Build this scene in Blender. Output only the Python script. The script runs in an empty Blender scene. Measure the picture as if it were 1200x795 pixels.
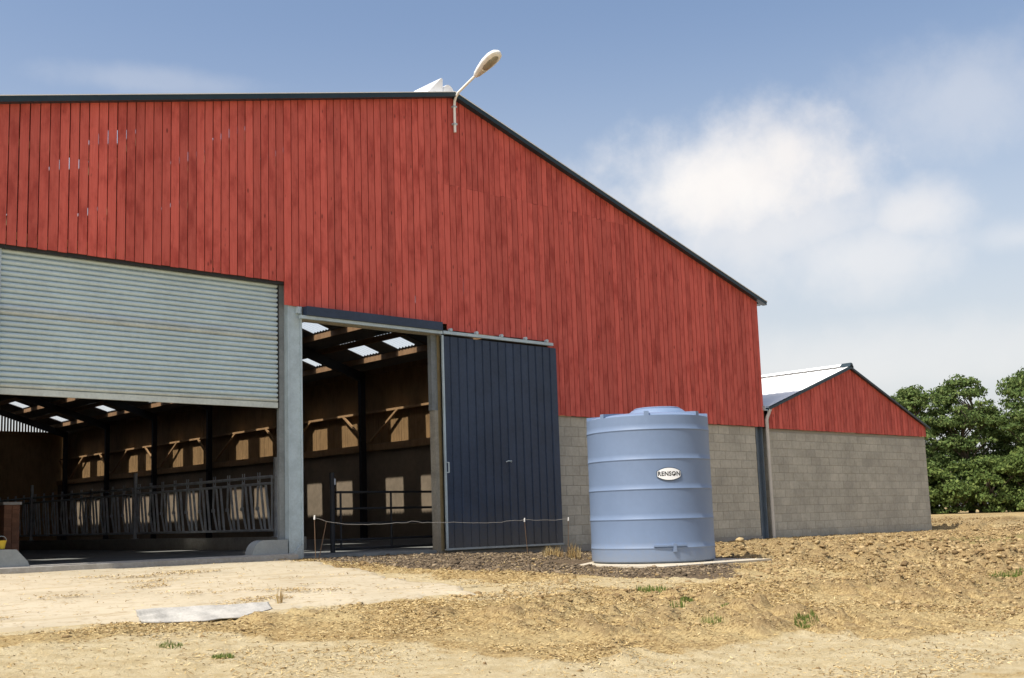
import bpy, math, random
import numpy as np
from mathutils import Vector, Matrix

S = bpy.context.scene
COL = S.collection
RND = random.Random(7)

# ------------------------------------------------------------------ camera
CAM_POS = Vector((0.0, -17.50137, 0.58889))
YAW, PITCH, ROLL = 0.715723, 0.1341215, -0.0279641
fw = Vector((math.sin(YAW)*math.cos(PITCH), math.cos(YAW)*math.cos(PITCH), math.sin(PITCH)))
rt = Vector((math.cos(YAW), -math.sin(YAW), 0)); up = rt.cross(fw)
r2 = rt*math.cos(ROLL) + up*math.sin(ROLL); u2 = up*math.cos(ROLL) - rt*math.sin(ROLL)
cam = bpy.data.cameras.new('camera'); cam_o = bpy.data.objects.new('camera', cam); COL.objects.link(cam_o)
cam_o.matrix_world = Matrix(((r2.x, u2.x, -fw.x, CAM_POS.x), (r2.y, u2.y, -fw.y, CAM_POS.y),
                             (r2.z, u2.z, -fw.z, CAM_POS.z), (0, 0, 0, 1)))
cam.sensor_width = 36.0; cam.lens = 1327.71/1200*36; cam.shift_x = 50.88/1200; cam.shift_y = 33.86/1200
cam.clip_start = 0.1; cam.clip_end = 6000
S.camera = cam_o

# ------------------------------------------------------------------ light
SUN_EL = math.radians(58.3)
SUN_AZ = math.radians(-89.0)     # measured from +Y towards +X: the sun stands to the left, in line with the gable
sdir = Vector((math.sin(SUN_AZ)*math.cos(SUN_EL), math.cos(SUN_AZ)*math.cos(SUN_EL), math.sin(SUN_EL)))
sl = bpy.data.lights.new('sun', 'SUN'); sl.energy = 3.05; sl.angle = math.radians(0.55); sl.color = (1.0, 0.95, 0.86)
so = bpy.data.objects.new('sun', sl); COL.objects.link(so)
so.rotation_euler = sdir.to_track_quat('Z', 'Y').to_euler(); so.location = (-30, -5, 40)

world = bpy.data.worlds.new('World'); S.world = world; world.use_nodes = True
S.view_settings.view_transform = 'Standard'; S.view_settings.look = 'None'
S.view_settings.exposure = 0.94; S.view_settings.gamma = 1.0; S.view_settings.use_curve_mapping = False


class NT:
    """small node helper"""
    def __init__(s, tree):
        s.t = tree; s.n = tree.nodes; s.l = tree.links
    def new(s, kind, **kw):
        n = s.n.new(kind)
        for k, v in kw.items():
            if k == 'ins':
                for a, b in v.items(): s.put(n.inputs[a], b)
            else: setattr(n, k, v)
        return n
    def put(s, sock, v):
        if isinstance(v, bpy.types.NodeSocket): s.l.new(v, sock)
        else: sock.default_value = v
    def math(s, op, a, b=0.0, c=None, clamp=False):
        n = s.n.new('ShaderNodeMath'); n.operation = op; n.use_clamp = clamp
        s.put(n.inputs[0], a); s.put(n.inputs[1], b)
        if c is not None: s.put(n.inputs[2], c)
        return n.outputs[0]
    def maprange(s, v, a, b, c=0.0, d=1.0, smooth=True):
        n = s.n.new('ShaderNodeMapRange'); n.interpolation_type = 'SMOOTHSTEP' if smooth else 'LINEAR'
        for i, x in zip((0, 1, 2, 3, 4), (v, a, b, c, d)): s.put(n.inputs[i], x)
        return n.outputs[0]
    def mix(s, f, a, b, mode='MIX'):
        n = s.n.new('ShaderNodeMix'); n.data_type = 'RGBA'; n.blend_type = mode
        s.put(n.inputs[0], f); s.put(n.inputs[6], a); s.put(n.inputs[7], b)
        return n.outputs[2]
    def noise(s, vec, scale, detail=4, rough=0.55, dim='3D', w=None, out=0, dist=0.0):
        n = s.n.new('ShaderNodeTexNoise'); n.noise_dimensions = dim
        if vec is not None: s.l.new(vec, n.inputs['Vector'])
        n.inputs['Scale'].default_value = scale; n.inputs['Detail'].default_value = detail
        n.inputs['Roughness'].default_value = rough; n.inputs['Distortion'].default_value = dist
        if w is not None: s.put(n.inputs['W'], w)
        return n.outputs[out]
    def scale(s, vec, v):
        n = s.n.new('ShaderNodeVectorMath'); n.operation = 'MULTIPLY'
        s.l.new(vec, n.inputs[0]); n.inputs[1].default_value = v
        return n.outputs[0]


def rgb(c): return (c[0], c[1], c[2], 1.0)

# sky: physical daylight with a few soft summer clouds in it
w = NT(world.node_tree); w.n.clear()
sky = w.new('ShaderNodeTexSky', sky_type='NISHITA', sun_disc=False, sun_elevation=SUN_EL, sun_rotation=SUN_AZ,
            air_density=1.0, dust_density=3.2, ozone_density=1.0, altitude=100.0)
tc = w.new('ShaderNodeTexCoord').outputs['Generated']
nrm = w.new('ShaderNodeVectorMath', operation='NORMALIZE', ins={0: tc}).outputs[0]
sep = w.new('ShaderNodeSeparateXYZ', ins={0: nrm})
az = w.math('ARCTAN2', sep.outputs[0], sep.outputs[1]); el = w.math('ARCSINE', sep.outputs[2])
warp = w.noise(nrm, 9.0, 6, 0.6); warp2 = w.noise(nrm, 26.0, 5, 0.6)
wob = w.math('ADD', w.math('SUBTRACT', warp, 0.5), w.math('MULTIPLY', w.math('SUBTRACT', warp2, 0.5), 0.5))
def cloud_blob(a0, e0, ra, re, strength):
    dx = w.math('DIVIDE', w.math('SUBTRACT', az, a0), ra); dy = w.math('DIVIDE', w.math('SUBTRACT', el, e0), re)
    d = w.math('SQRT', w.math('ADD', w.math('MULTIPLY', dx, dx), w.math('MULTIPLY', dy, dy)))
    d = w.math('ADD', d, w.math('MULTIPLY', wob, 1.7))
    return w.math('MULTIPLY', w.maprange(d, 0.15, 1.5, 1.0, 0.0), strength)
def pix_dir(px, py):
    d = r2*((px-549.1)/1327.71) + u2*(-(py-431.4)/1327.71) + fw
    d.normalize(); return math.atan2(d.x, d.y), math.asin(d.z)
m = None
for (px, py, ra, re, st) in ((850, 215, .115, .052, .95), (790, 205, .06, .03, .55), (900, 262, .12, .04, .55), (1010, 300, .09, .035, .5), (1075, 250, .045, .028, .6),
                             (1120, 112, .075, .045, .30), (1190, 278, .04, .014, .28), (180, 95, .09, .012, .18), (1000, 425, .30, .03, .35),
                             (1500, 330, .12, .05, .7), (-300, 200, .16, .06, .6), (1900, 260, .14, .04, .6)):
    a0, e0 = pix_dir(px, py)
    b = cloud_blob(a0, e0, ra, re, st)
    m = b if m is None else w.math('MAXIMUM', m, b)
gen = w.maprange(w.noise(w.scale(nrm, (1, 1, 2.4)), 3.2, 7, 0.6), 0.60, 0.80, 0.0, 0.6)
behind = w.maprange(sep.outputs[1], 0.15, -0.25)                 # the same scattered clouds all round the rest of the sky
m = w.math('MAXIMUM', m, w.math('MULTIPLY', gen, behind))
m = w.math('MULTIPLY', m, w.maprange(el, -0.01, 0.05), clamp=True)
ccol = w.mix(w.maprange(warp, 0.3, 0.7), (5.4, 5.2, 5.1, 1), (6.0, 5.75, 5.5, 1))
hz = w.maprange(el, 0.46, 0.02, 0.0, 0.80)                       # pale summer haze low in the sky, all round
skyh = w.mix(hz, sky.outputs[0], (4.45, 4.5, 4.5, 1))
skyc = w.mix(m, skyh, ccol)
bg = w.new('ShaderNodeBackground', ins={0: skyc, 1: 0.092})
w.l.new(bg.outputs[0], w.new('ShaderNodeOutputWorld').inputs[0])


# ------------------------------------------------------------------ materials
def material(name):
    m = bpy.data.materials.new(name); m.use_nodes = True
    t = NT(m.node_tree); t.n.clear()
    out = t.new('ShaderNodeOutputMaterial'); b = t.new('ShaderNodeBsdfPrincipled')
    t.l.new(b.outputs[0], out.inputs[0]); t.out = out; t.b = b
    b.inputs['Specular IOR Level'].default_value = 0.3
    return m, t
def bump(t, h, strength=0.3, dist=0.01):
    n = t.new('ShaderNodeBump', ins={'Strength': strength, 'Distance': dist, 'Height': h})
    t.l.new(n.outputs[0], t.b.inputs['Normal'])
def objinfo(t): return t.new('ShaderNodeObjectInfo').outputs['Random']
def objcoord(t): return t.new('ShaderNodeTexCoord').outputs['Object']
def geopos(t): return t.new('ShaderNodeNewGeometry').outputs['Position']

def make_board_mat(name, dark, mid, light, knots=True, rough=0.75, weather=0.5):
    m, t = material(name); oc = objcoord(t); r = objinfo(t); wv = t.math('MULTIPLY', r, 57.0)
    grain = t.noise(t.scale(oc, (26, 26, 0.9)), 2.2, 5, 0.6, '4D', wv)
    fine = t.noise(t.scale(oc, (90, 90, 2.0)), 2.0, 3, 0.6, '4D', wv)
    blot = t.noise(t.scale(oc, (2.5, 2.5, 1.1)), 1.6, 5, 0.62, '4D', wv)
    g = t.math('ADD', t.math('MULTIPLY', grain, 0.65), t.math('MULTIPLY', fine, 0.35))
    c = t.mix(t.maprange(g, 0.34, 0.66), rgb(mid), rgb(light))
    c = t.mix(t.math('MULTIPLY', t.maprange(blot, 0.42, 0.72), weather), c, rgb(dark))
    if knots:
        kv = t.new('ShaderNodeTexVoronoi', voronoi_dimensions='4D')
        t.l.new(t.scale(oc, (8.5, 3.0, 3.4)), kv.inputs['Vector']); t.put(kv.inputs['W'], wv); kv.inputs['Scale'].default_value = 1.0
        kn = t.maprange(t.math('ADD', kv.outputs['Distance'], t.math('MULTIPLY', fine, 0.08)), 0.13, 0.25, 0.9, 0.0)
        keep = t.math('GREATER_THAN', t.new('ShaderNodeSeparateColor', ins={0: kv.outputs['Color']}).outputs[0], 0.22)
        c = t.mix(t.math('MULTIPLY', kn, keep), c, rgb([x*0.30 for x in mid]))
    v = t.math('MULTIPLY_ADD', r, 0.30, 0.85)
    vv = t.new('ShaderNodeCombineColor', ins={0: v, 1: v, 2: v}).outputs[0]
    c = t.mix(1.0, c, vv, 'MULTIPLY')
    t.put(t.b.inputs['Base Color'], c); t.b.inputs['Roughness'].default_value = rough
    bump(t, g, 0.35, 0.004)
    return m
M = {}
M['red'] = make_board_mat('red_stained_timber', (.31, .038, .027), (.52, .090, .066), (.60, .130, .098), weather=.8)
M['inner_boards'] = make_board_mat('bare_timber_boards', (.12, .072, .031), (.22, .132, .058), (.32, .20, .092), knots=False)
M['shaded_timber'] = make_board_mat('shade_toned_timber', (.10, .055, .028), (.19, .11, .055), (.27, .165, .085), knots=False)  # darker copy of the timber: roof-space shade put into the purlins' colour
M['timber'] = make_board_mat('structural_timber', (.16, .09, .045), (.28, .17, .085), (.38, .24, .12), knots=False)

def simple(name, col, rough=0.6, metal=0.0, var=0.25, scale=3.0, bumps=0.0, dirt=None, randomv=0.0, spec=None):
    m, t = material(name); gp = geopos(t)
    n = t.noise(gp, scale, 6, 0.6); n2 = t.noise(gp, scale*9, 4, 0.6)
    f = t.math('ADD', t.math('MULTIPLY', n, 0.6), t.math('MULTIPLY', n2, 0.4))
    c = t.mix(t.maprange(f, 0.3, 0.7), rgb([x*(1-var) for x in col]), rgb([min(1, x*(1+var)) for x in col]))
    if dirt:
        z0, z1, dc, amt = dirt      # mud splashed on the foot of the thing, ragged upper edge
        sz = t.new('ShaderNodeSeparateXYZ', ins={0: gp}).outputs[2]
        zz = t.math('ADD', sz, t.math('MULTIPLY', t.math('SUBTRACT', n2, 0.5), (z1-z0)*1.1))
        k = t.math('MULTIPLY', t.maprange(zz, z0, z1, 1.0, 0.0), t.maprange(n2, 0.3, 0.6, 0.35, amt))
        c = t.mix(k, c, rgb(dc))
    if randomv:
        r = objinfo(t); v = t.math('MULTIPLY_ADD', r, randomv, 1-randomv*0.5)
        c = t.mix(1.0, c, t.new('ShaderNodeCombineColor', ins={0: v, 1: v, 2: v}).outputs[0], 'MULTIPLY')
    t.put(t.b.inputs['Base Color'], c); t.put(t.b.inputs['Roughness'], t.maprange(f, 0.2, 0.8, rough*0.85, min(1, rough*1.12)))
    t.b.inputs['Metallic'].default_value = metal
    if spec is not None: t.b.inputs['Specular IOR Level'].default_value = spec
    if bumps: bump(t, f, bumps, 0.01)
    return m
MUD = (.20, .15, .09)
M['block'] = simple('concrete_block', (.41, .39, .325), 0.9, 0, .20, 1.3, .5, (-.3, .35, (.24, .20, .14), .5), .17)
M['mortar'] = simple('mortar', (.30, .285, .24), 0.95, 0, .12, 2.0, .3)
M['concrete'] = simple('grey_concrete', (.36, .35, .32), 0.9, 0, .2, 2.0, .4, (-.2, .5, MUD, .5))
M['pier_concrete'] = simple('stained_concrete', (.27, .255, .21), 0.9, 0, .25, 3.0, .5, (-.2, 1.2, MUD, .6))
M['galv'] = simple('galvanised_steel', (.43, .52, .56), 0.55, 0.25, .14, 4.0, 0, (-.1, .4, MUD, .6))
M['slat'] = simple('shutter_steel', (.50, .61, .65), 0.5, 0.05, .08, 1.2, 0, None, .06)
M['slat_dirty'] = simple('dusty_shutter_steel', (.51, .56, .53), 0.6, 0.1, .14, 2.5)
M['slat_blue'] = simple('replaced_shutter_slat', (.48, .58, .66), 0.45, 0.1, .08, 2.5)
M['navy'] = simple('navy_coated_steel', (.030, .046, .080), 0.42, 0.0, .22, 1.5, 0, (-.2, .95, (.13, .115, .085), .62), .12)
M['verge'] = simple('dark_blue_flashing', (.018, .036, .048), 0.4, 0, .15, 2.0)
M['roof'] = simple('fibre_cement_roof', (.16, .155, .15), 0.8, 0, .12, .6)
M['roof_white'] = simple('white_metal_roof', (.78, .78, .77), 0.5, 0, .05, .4)
M['white'] = simple('white_paint', (.80, .79, .75), 0.5, 0, .06, 3.0)
M['offwhite'] = simple('cream_plastic_pipe', (.52, .49, .43), 0.5, 0, .10, 3.0)
M['column'] = simple('blue_grey_steel', (.13, .165, .20), 0.5, 0.2, .15, 3.0)
M['jamb'] = simple('weathered_jamb_shaded_guide', (.20, .22, .225), 0.6, 0.1, .2, 3.0)
M['jamb_trim'] = simple('brown_door_trim', (.21, .165, .085), 0.7, 0, .2, 4.0)
M['dark_steel'] = simple('dark_steel', (.030, .030, .032), 0.6, 0.2, .2, 3.0)
M['barrier'] = simple('worn_galvanised_tube', (.50, .53, .56), 0.55, 0.15, .25, 5.0)
M['floor'] = simple('barn_floor_concrete', (.19, .195, .185), 0.8, 0, .3, .9, .2)
M['inner_concrete'] = simple('stained_inner_concrete', (.22, .175, .125), 0.9, 0, .2, .6, .2)
M['brick'] = simple('brown_brick', (.20, .10, .06), 0.9, 0, .25, 4.0, .4, None, .3)
M['yellow'] = simple('yellow_plastic', (.55, .38, .03), 0.5, 0, .1, 3.0)
M['glass'] = simple('lamp_bowl', (.28, .26, .20), 0.25, 0, .2, 9.0, 0, None, 0, .5)
M['black'] = simple('black_plastic', (.02, .02, .02), 0.5, 0, .2, 5.0)
M['tank'] = simple('blue_grey_polyethylene', (.160, .222, .340), 0.5, 0, .045, 1.3, 0.0, (-.3, .25, (.24, .25, .26), .35), 0, .4)
M['label_white'] = simple('white_label', (.82, .83, .83), 0.4, 0, .01, 3.0)
M['label_navy'] = simple('navy_label_print', (.03, .055, .09), 0.4, 0, .05, 3.0)
M['label_ink'] = simple('dark_label_print', (.03, .03, .03), 0.4, 0, .05, 3.0)
M['guard'] = simple('smooth_grey_concrete', (.26, .285, .29), 0.8, 0, .12, 3.0, .2)
M['slab'] = simple('dusty_pale_slab', (.47, .42, .33), 0.95, 0, .14, 2.5, .4)
M['sheet'] = simple('weathered_grey_sheet', (.37, .355, .32), 0.8, 0, .25, 5.0, .5)
M['wire'] = simple('galvanised_wire', (.36, .34, .30), 0.5, 0.3, .1, 5.0)
M['bark'] = simple('tree_bark', (.11, .085, .06), 0.9, 0, .3, 4.0, .6)
M['rust'] = simple('rusty_stake', (.16, .10, .06), 0.8, 0, .25, 9.0)

# skylight sheet: clear ribbed plastic, lets the sun through as a beam, a little frosted
m, t = material('clear_roof_sheet'); M['skylight'] = m
tr = t.new('ShaderNodeBsdfTransparent', ins={0: (.95, .95, .95, 1)}); tl = t.new('ShaderNodeBsdfTranslucent', ins={0: (.8, .82, .85, 1)})
mx = t.new('ShaderNodeMixShader', ins={0: 0.06}); t.l.new(tr.outputs[0], mx.inputs[1]); t.l.new(tl.outputs[0], mx.inputs[2]); t.l.new(mx.outputs[0], t.out.inputs[0])

# ground: sandy dust, straw litter and dark clods, chosen by per-vertex masks of what lies where
m, t = material('farmyard_ground'); M['ground'] = m
gp = geopos(t)
def attr(nm): return t.new('ShaderNodeAttribute', attribute_name=nm).outputs['Fac']
a_sand, a_soil, a_green, a_clod = attr('sand'), attr('soil'), attr('green'), attr('clod')
n1 = t.noise(gp, 0.55, 6, 0.6); n2 = t.noise(gp, 5.0, 6, 0.65); n3 = t.noise(t.scale(gp, (1.0, 1.7, 1.0)), 24.0, 5, 0.7); n4 = t.noise(gp, 75.0, 3, 0.65)
straw = t.mix(t.maprange(n3, 0.36, 0.64), rgb((.22, .145, .060)), rgb((.50, .375, .180)))
straw = t.mix(t.math('MULTIPLY', t.maprange(n2, 0.50, 0.72), 0.65), straw, rgb((.20, .13, .055)))
straw = t.mix(t.maprange(n1, 0.42, 0.66, 0.0, 0.55), straw, rgb((.46, .37, .195)))
sand = t.mix(t.maprange(n2, 0.35, 0.68), rgb((.50, .42, .262)), rgb((.41, .325, .18)))
sand = t.mix(t.math('MULTIPLY', t.maprange(n3, 0.54, 0.74), 0.6), sand, rgb((.26, .18, .085)))
soil = t.mix(t.maprange(n3, 0.35, 0.68), rgb((.075, .055, .036)), rgb((.20, .150, .098)))
soil = t.mix(t.maprange(n4, 0.60, 0.78), soil, rgb((.30, .235, .15)))
green = t.mix(n3, rgb((.13, .14, .045)), rgb((.26, .23, .09)))
edge = t.math('MULTIPLY', t.math('SUBTRACT', n2, 0.5), 0.9)
def mask(a, lo=.35, hi=.65): return t.maprange(t.math('ADD', a, edge), lo, hi)
c = t.mix(mask(a_sand), straw, sand)
c = t.mix(t.math('MULTIPLY', mask(a_green), .75), c, green)
c = t.mix(t.math('MULTIPLY', t.maprange(a_clod, .25, .9), .5), c, rgb((.20, .14, .075)))
c = t.mix(mask(a_soil), c, soil)
t.put(t.b.inputs['Base Color'], c); t.b.inputs['Roughness'].default_value = 0.95; t.b.inputs['Specular IOR Level'].default_value = 0.1
bump(t, t.math('ADD', n3, t.math('MULTIPLY', n4, 0.6)), 0.8, 0.035)

m, t = material('dusty_apron'); M['apron'] = m
gp = geopos(t); n1 = t.noise(gp, .7, 6, .6); n2 = t.noise(t.scale(gp, (1, 2.2, 1)), 3.5, 7, .68, dist=.6); n3 = t.noise(gp, 40, 4, .6)
c = t.mix(t.maprange(n1, .35, .65), rgb((.40, .345, .245)), rgb((.455, .395, .285)))
c = t.mix(t.maprange(n2, .53, .66, 0, .85), c, rgb((.30, .23, .135)))
n5 = t.noise(t.scale(gp, (1.0, 1.0, 1.0)), 9.0, 6, .7, dist=.4); c = t.mix(t.maprange(n5, .60, .70, 0, .8), c, rgb((.23, .17, .095)))
tr_ = t.noise(t.scale(gp, (.35, 2.6, 1)), 1.3, 5, .6, dist=.3); c = t.mix(t.maprange(tr_, .54, .66, 0, .55), c, rgb((.345, .28, .175)))
c = t.mix(t.maprange(n3, .62, .78, 0, .5), c, rgb((.34, .27, .17)))
t.put(t.b.inputs['Base Color'], c); t.b.inputs['Roughness'].default_value = .95; t.b.inputs['Specular IOR Level'].default_value = .1
bump(t, t.math('ADD', n2, t.math('MULTIPLY', n3, .3)), .5, .03)

def bits_mat(name, cols, trans=0.0):
    m, t = material(name)
    r = t.new('ShaderNodeAttribute', attribute_name='tone').outputs['Fac']
    c = t.mix(t.maprange(r, 0, .5, smooth=False), rgb(cols[0]), rgb(cols[1]))
    c = t.mix(t.maprange(r, .5, 1, smooth=False), c, rgb(cols[2]))
    t.put(t.b.inputs['Base Color'], c); t.b.inputs['Roughness'].default_value = .85; t.b.inputs['Specular IOR Level'].default_value = .15
    if trans:
        tl = t.new('ShaderNodeBsdfTranslucent', ins={0: c}); mx = t.new('ShaderNodeMixShader', ins={0: trans})
        t.l.new(t.b.outputs[0], mx.inputs[1]); t.l.new(tl.outputs[0], mx.inputs[2]); t.l.new(mx.outputs[0], t.out.inputs[0])
    return m
M['straw'] = bits_mat('straw_bits', ((.15, .09, .036), (.40, .28, .115), (.60, .48, .26)))
M['clod'] = bits_mat('earth_clods', ((.14, .092, .043), (.28, .195, .095), (.44, .335, .175)))
M['soil_clod'] = bits_mat('dark_earth_clods', ((.06, .045, .03), (.13, .098, .065), (.26, .20, .13)))
M['leaf'] = bits_mat('tree_leaves', ((.045, .078, .024), (.100, .150, .045), (.20, .25, .085)), .3)
M['leaf_b'] = bits_mat('bush_leaves', ((.050, .082, .022), (.11, .16, .042), (.21, .26, .075)), .3)
M['grass'] = bits_mat('grass_blades', ((.07, .12, .025), (.13, .19, .04), (.28, .28, .09)), .25)
M['dry'] = bits_mat('dry_weed', ((.26, .16, .07), (.42, .30, .13), (.55, .44, .22)), .2)


# ------------------------------------------------------------------ mesh helpers
class MB:
    def __init__(s): s.v = []; s.f = []
    def add(s, vs, fs):
        o = len(s.v); s.v += [tuple(v) for v in vs]; s.f += [tuple(i+o for i in f) for f in fs]; return s
    def box(s, x0, x1, y0, y1, z0, z1):
        return s.add([(x, y, z) for z in (z0, z1) for y in (y0, y1) for x in (x0, x1)],
                     [(0, 2, 3, 1), (4, 5, 7, 6), (0, 1, 5, 4), (2, 6, 7, 3), (0, 4, 6, 2), (1, 3, 7, 5)])
    def prism(s, poly, axis, a, b):
        """poly of 2-D points extruded along axis ('x': poly in y,z; 'y': x,z; 'z': x,y)"""
        n = len(poly)
        def P(p, h): return {'x': (h, p[0], p[1]), 'y': (p[0], h, p[1]), 'z': (p[0], p[1], h)}[axis]
        vs = [P(p, a) for p in poly] + [P(p, b) for p in poly]
        return s.add(vs, [tuple(range(n))[::-1], tuple(range(n, 2*n))] + [(i, (i+1) % n, n+(i+1) % n, n+i) for i in range(n)])
    def bar(s, p, q, wx, wz, upv=(0, 0, 1)):
        p, q = Vector(p), Vector(q); d = (q-p).normalized(); a = d.cross(Vector(upv))
        if a.length < 1e-4: a = d.cross(Vector((1, 0, 0)))
        a.normalize(); b = a.cross(d); a = a*wx/2; b = b*wz/2
        return s.add([p-a-b, p+a-b, p+a+b, p-a+b, q-a-b, q+a-b, q+a+b, q-a+b],
                     [(0, 1, 2, 3), (7, 6, 5, 4), (0, 4, 5, 1), (1, 5, 6, 2), (2, 6, 7, 3), (3, 7, 4, 0)])
    def tube(s, pts, rad, n=8, caps=True):
        pts = [Vector(p) for p in pts]; rad = rad if isinstance(rad, (list, tuple)) else [rad]*len(pts)
        o = len(s.v); a = None
        for i, p in enumerate(pts):
            d = (pts[min(i+1, len(pts)-1)]-pts[max(i-1, 0)]).normalized()
            if a is None:
                a = d.cross(Vector((0, 0, 1)));
                if a.length < 1e-3: a = Vector((1, 0, 0))
            a = (a-d*a.dot(d)).normalized(); b = d.cross(a)
            for k in range(n):
                t = 2*math.pi*k/n; s.v.append(tuple(p+(a*math.cos(t)+b*math.sin(t))*rad[i]))
        for i in range(len(pts)-1):
            for k in range(n):
                s.f.append((o+i*n+k, o+i*n+(k+1) % n, o+(i+1)*n+(k+1) % n, o+(i+1)*n+k))
        if caps:
            s.f.append(tuple(o+k for k in range(n))[::-1]); s.f.append(tuple(o+(len(pts)-1)*n+k for k in range(n)))
        return s
    def lathe(s, prof, cx, cy, n=64):
        o = len(s.v)
        for r, z in prof:
            for k in range(n):
                t = 2*math.pi*k/n; s.v.append((cx+r*math.cos(t), cy+r*math.sin(t), z))
        for i in range(len(prof)-1):
            for k in range(n):
                s.f.append((o+i*n+k, o+i*n+(k+1) % n, o+(i+1)*n+(k+1) % n, o+(i+1)*n+k))
        s.f.append(tuple(o+k for k in range(n))[::-1]); s.f.append(tuple(o+(len(prof)-1)*n+k for k in range(n)))
        return s
    def mesh(s, name, mat, origin=(0, 0, 0), smooth=False):
        me = bpy.data.meshes.new(name); ox, oy, oz = origin
        me.from_pydata([(x-ox, y-oy, z-oz) for x, y, z in s.v], [], s.f); me.update()
        if smooth is not False: smooth_mesh(me, 35 if smooth is True else smooth)
        me.materials.append(mat); return me
    def build(s, name, mat, parent=None, smooth=False, origin=None):
        wo = Vector(parent['_o']) if parent is not None else Vector((0, 0, 0))
        org = Vector(origin) if origin is not None else wo
        ob = bpy.data.objects.new(name, s.mesh(name, mat if not isinstance(mat, str) else M[mat], org, smooth)); COL.objects.link(ob)
        ob.location = org-wo; ob.parent = parent; ob['_o'] = tuple(org)
        return ob
def smooth_mesh(me, deg):
    me.shade_smooth()
    try: me.set_sharp_from_angle(angle=math.radians(deg))
    except Exception: pass
def thing(name, label, cat, loc=(0, 0, 0), group=None):
    o = bpy.data.objects.new(name, None); COL.objects.link(o); o.location = loc; o.empty_display_size = .2
    o['_o'] = tuple(loc); return tag(o, label, cat, group)
def tag(o, label, cat, group=None):
    o['label'] = label; o['category'] = cat
    if group: o['group'] = group
    return o
def struct(o): o['kind'] = 'structure'; return o
def stuff(o): o['kind'] = 'stuff'; return o
def inst(name, me, loc, parent):
    """an object that shares mesh data, placed at world loc under a parent"""
    o = bpy.data.objects.new(name, me); COL.objects.link(o); o.parent = parent
    o.location = Vector(loc)-Vector(parent['_o']); o['_o'] = tuple(loc); return o

# ------------------------------------------------------------------ ground
rng = np.random.default_rng(11)
_tab = rng.random((256, 256))
def vnoise(x, y):
    xi = np.floor(x).astype(int); yi = np.floor(y).astype(int); fx = x-xi; fy = y-yi
    fx = fx*fx*(3-2*fx); fy = fy*fy*(3-2*fy)
    g = lambda a, b: _tab[a & 255, b & 255]
    return (g(xi, yi)*(1-fx)+g(xi+1, yi)*fx)*(1-fy)+(g(xi, yi+1)*(1-fx)+g(xi+1, yi+1)*fx)*fy
def fbm(x, y, f, octv=4, gain=.5):
    s = 0; a = 1; tot = 0
    for i in range(octv):
        s = s+a*vnoise(x*f+17.3*i, y*f-9.1*i); tot += a; a *= gain; f *= 2.03
    return s/tot
def sstep(a, b, x):
    t = np.clip((x-a)/(b-a), 0, 1); return t*t*(3-2*t)
def base_h(x, y):
    b = np.interp(x, [-40, 11.3, 14.5, 17.8, 21, 25, 34, 38], [0, 0, -.03, -.15, -.15, -.09, -.11, -.05])
    yy = np.clip(y, -22, 0)
    z = b+.058*yy*(1-.75*sstep(30, 70, x))
    far = sstep(30, 75, np.hypot(x-10, y))
    z = z*(1-far)+.12*far*sstep(20, 60, x)-.55*far*(1-sstep(20, 60, x))
    z = z+.10*sstep(36, 42, x)*(1-far)*sstep(-6, 3, y)
    return z
def masks(x, y):
    jit = (fbm(x, y, .8, 4)-.5)
    soil = sstep(11.15, 11.9, x+jit)*(1-sstep(18.9, 19.5, x+jit))*sstep(-7.6, -7.1, y+jit)
    soil = soil*(1-sstep(13.95, 14.35, (2.9*x-3.9*y)/4.86+jit*.5))*(1-sstep(-8.7, -8.2, (-3.0*x-1.9*y)/3.55+jit*.7))
    a = .2+jit*.5
    sand = 1-sstep(5.4, 6.8, x-(y+8.3)*-.6+jit*3)                        # left foreground path
    sand = np.maximum(sand*sstep(-6.9, -7.6, y+jit), (1-sstep(.5, 1.5, np.abs(y+10.9+(x-6)*.37+jit*2.0)))*.9*sstep(4.8, 6, x)*(1-sstep(11, 14, x)))
    sand = np.maximum(sand, (1-sstep(10.4, 11.4, x+jit*1.5))*sstep(-6.6, -5.9, y+jit*1.2))
    sand = np.maximum(sand, .62*sstep(8, 9.5, x)*(1-sstep(14.5, 17, x))*(1-sstep(.4, 1.4, np.abs(y+6.3+jit*1.6))))
    green = sstep(.70, .80, fbm(x, y, .33, 3))*.45*sstep(10, 13, x)+sstep(24, 28, x)*(1-sstep(.4, 1.3, np.abs(y+3.6+(x-24)*.12+jit)))*.75
    rough = np.clip(.35+.9*sstep(.40, .62, fbm(x+40, y, .45, 3))+.8*sstep(15, 22, x), 0, 1.7)*(1-.85*np.clip(sand, 0, 1))
    return sand, np.clip(soil, 0, 1), np.clip(green, 0, 1)*(1-np.clip(soil, 0, 1)), rough
def clods(x, y):
    c1 = np.clip(fbm(x, y, 3.4, 3, .6)-.50, 0, 1)*3.0
    c2 = np.clip(fbm(x+9, y, 7.0, 2, .6)-.46, 0, 1)*2.6
    return np.clip(c1, 0, 1), np.clip(c2, 0, 1)
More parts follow.
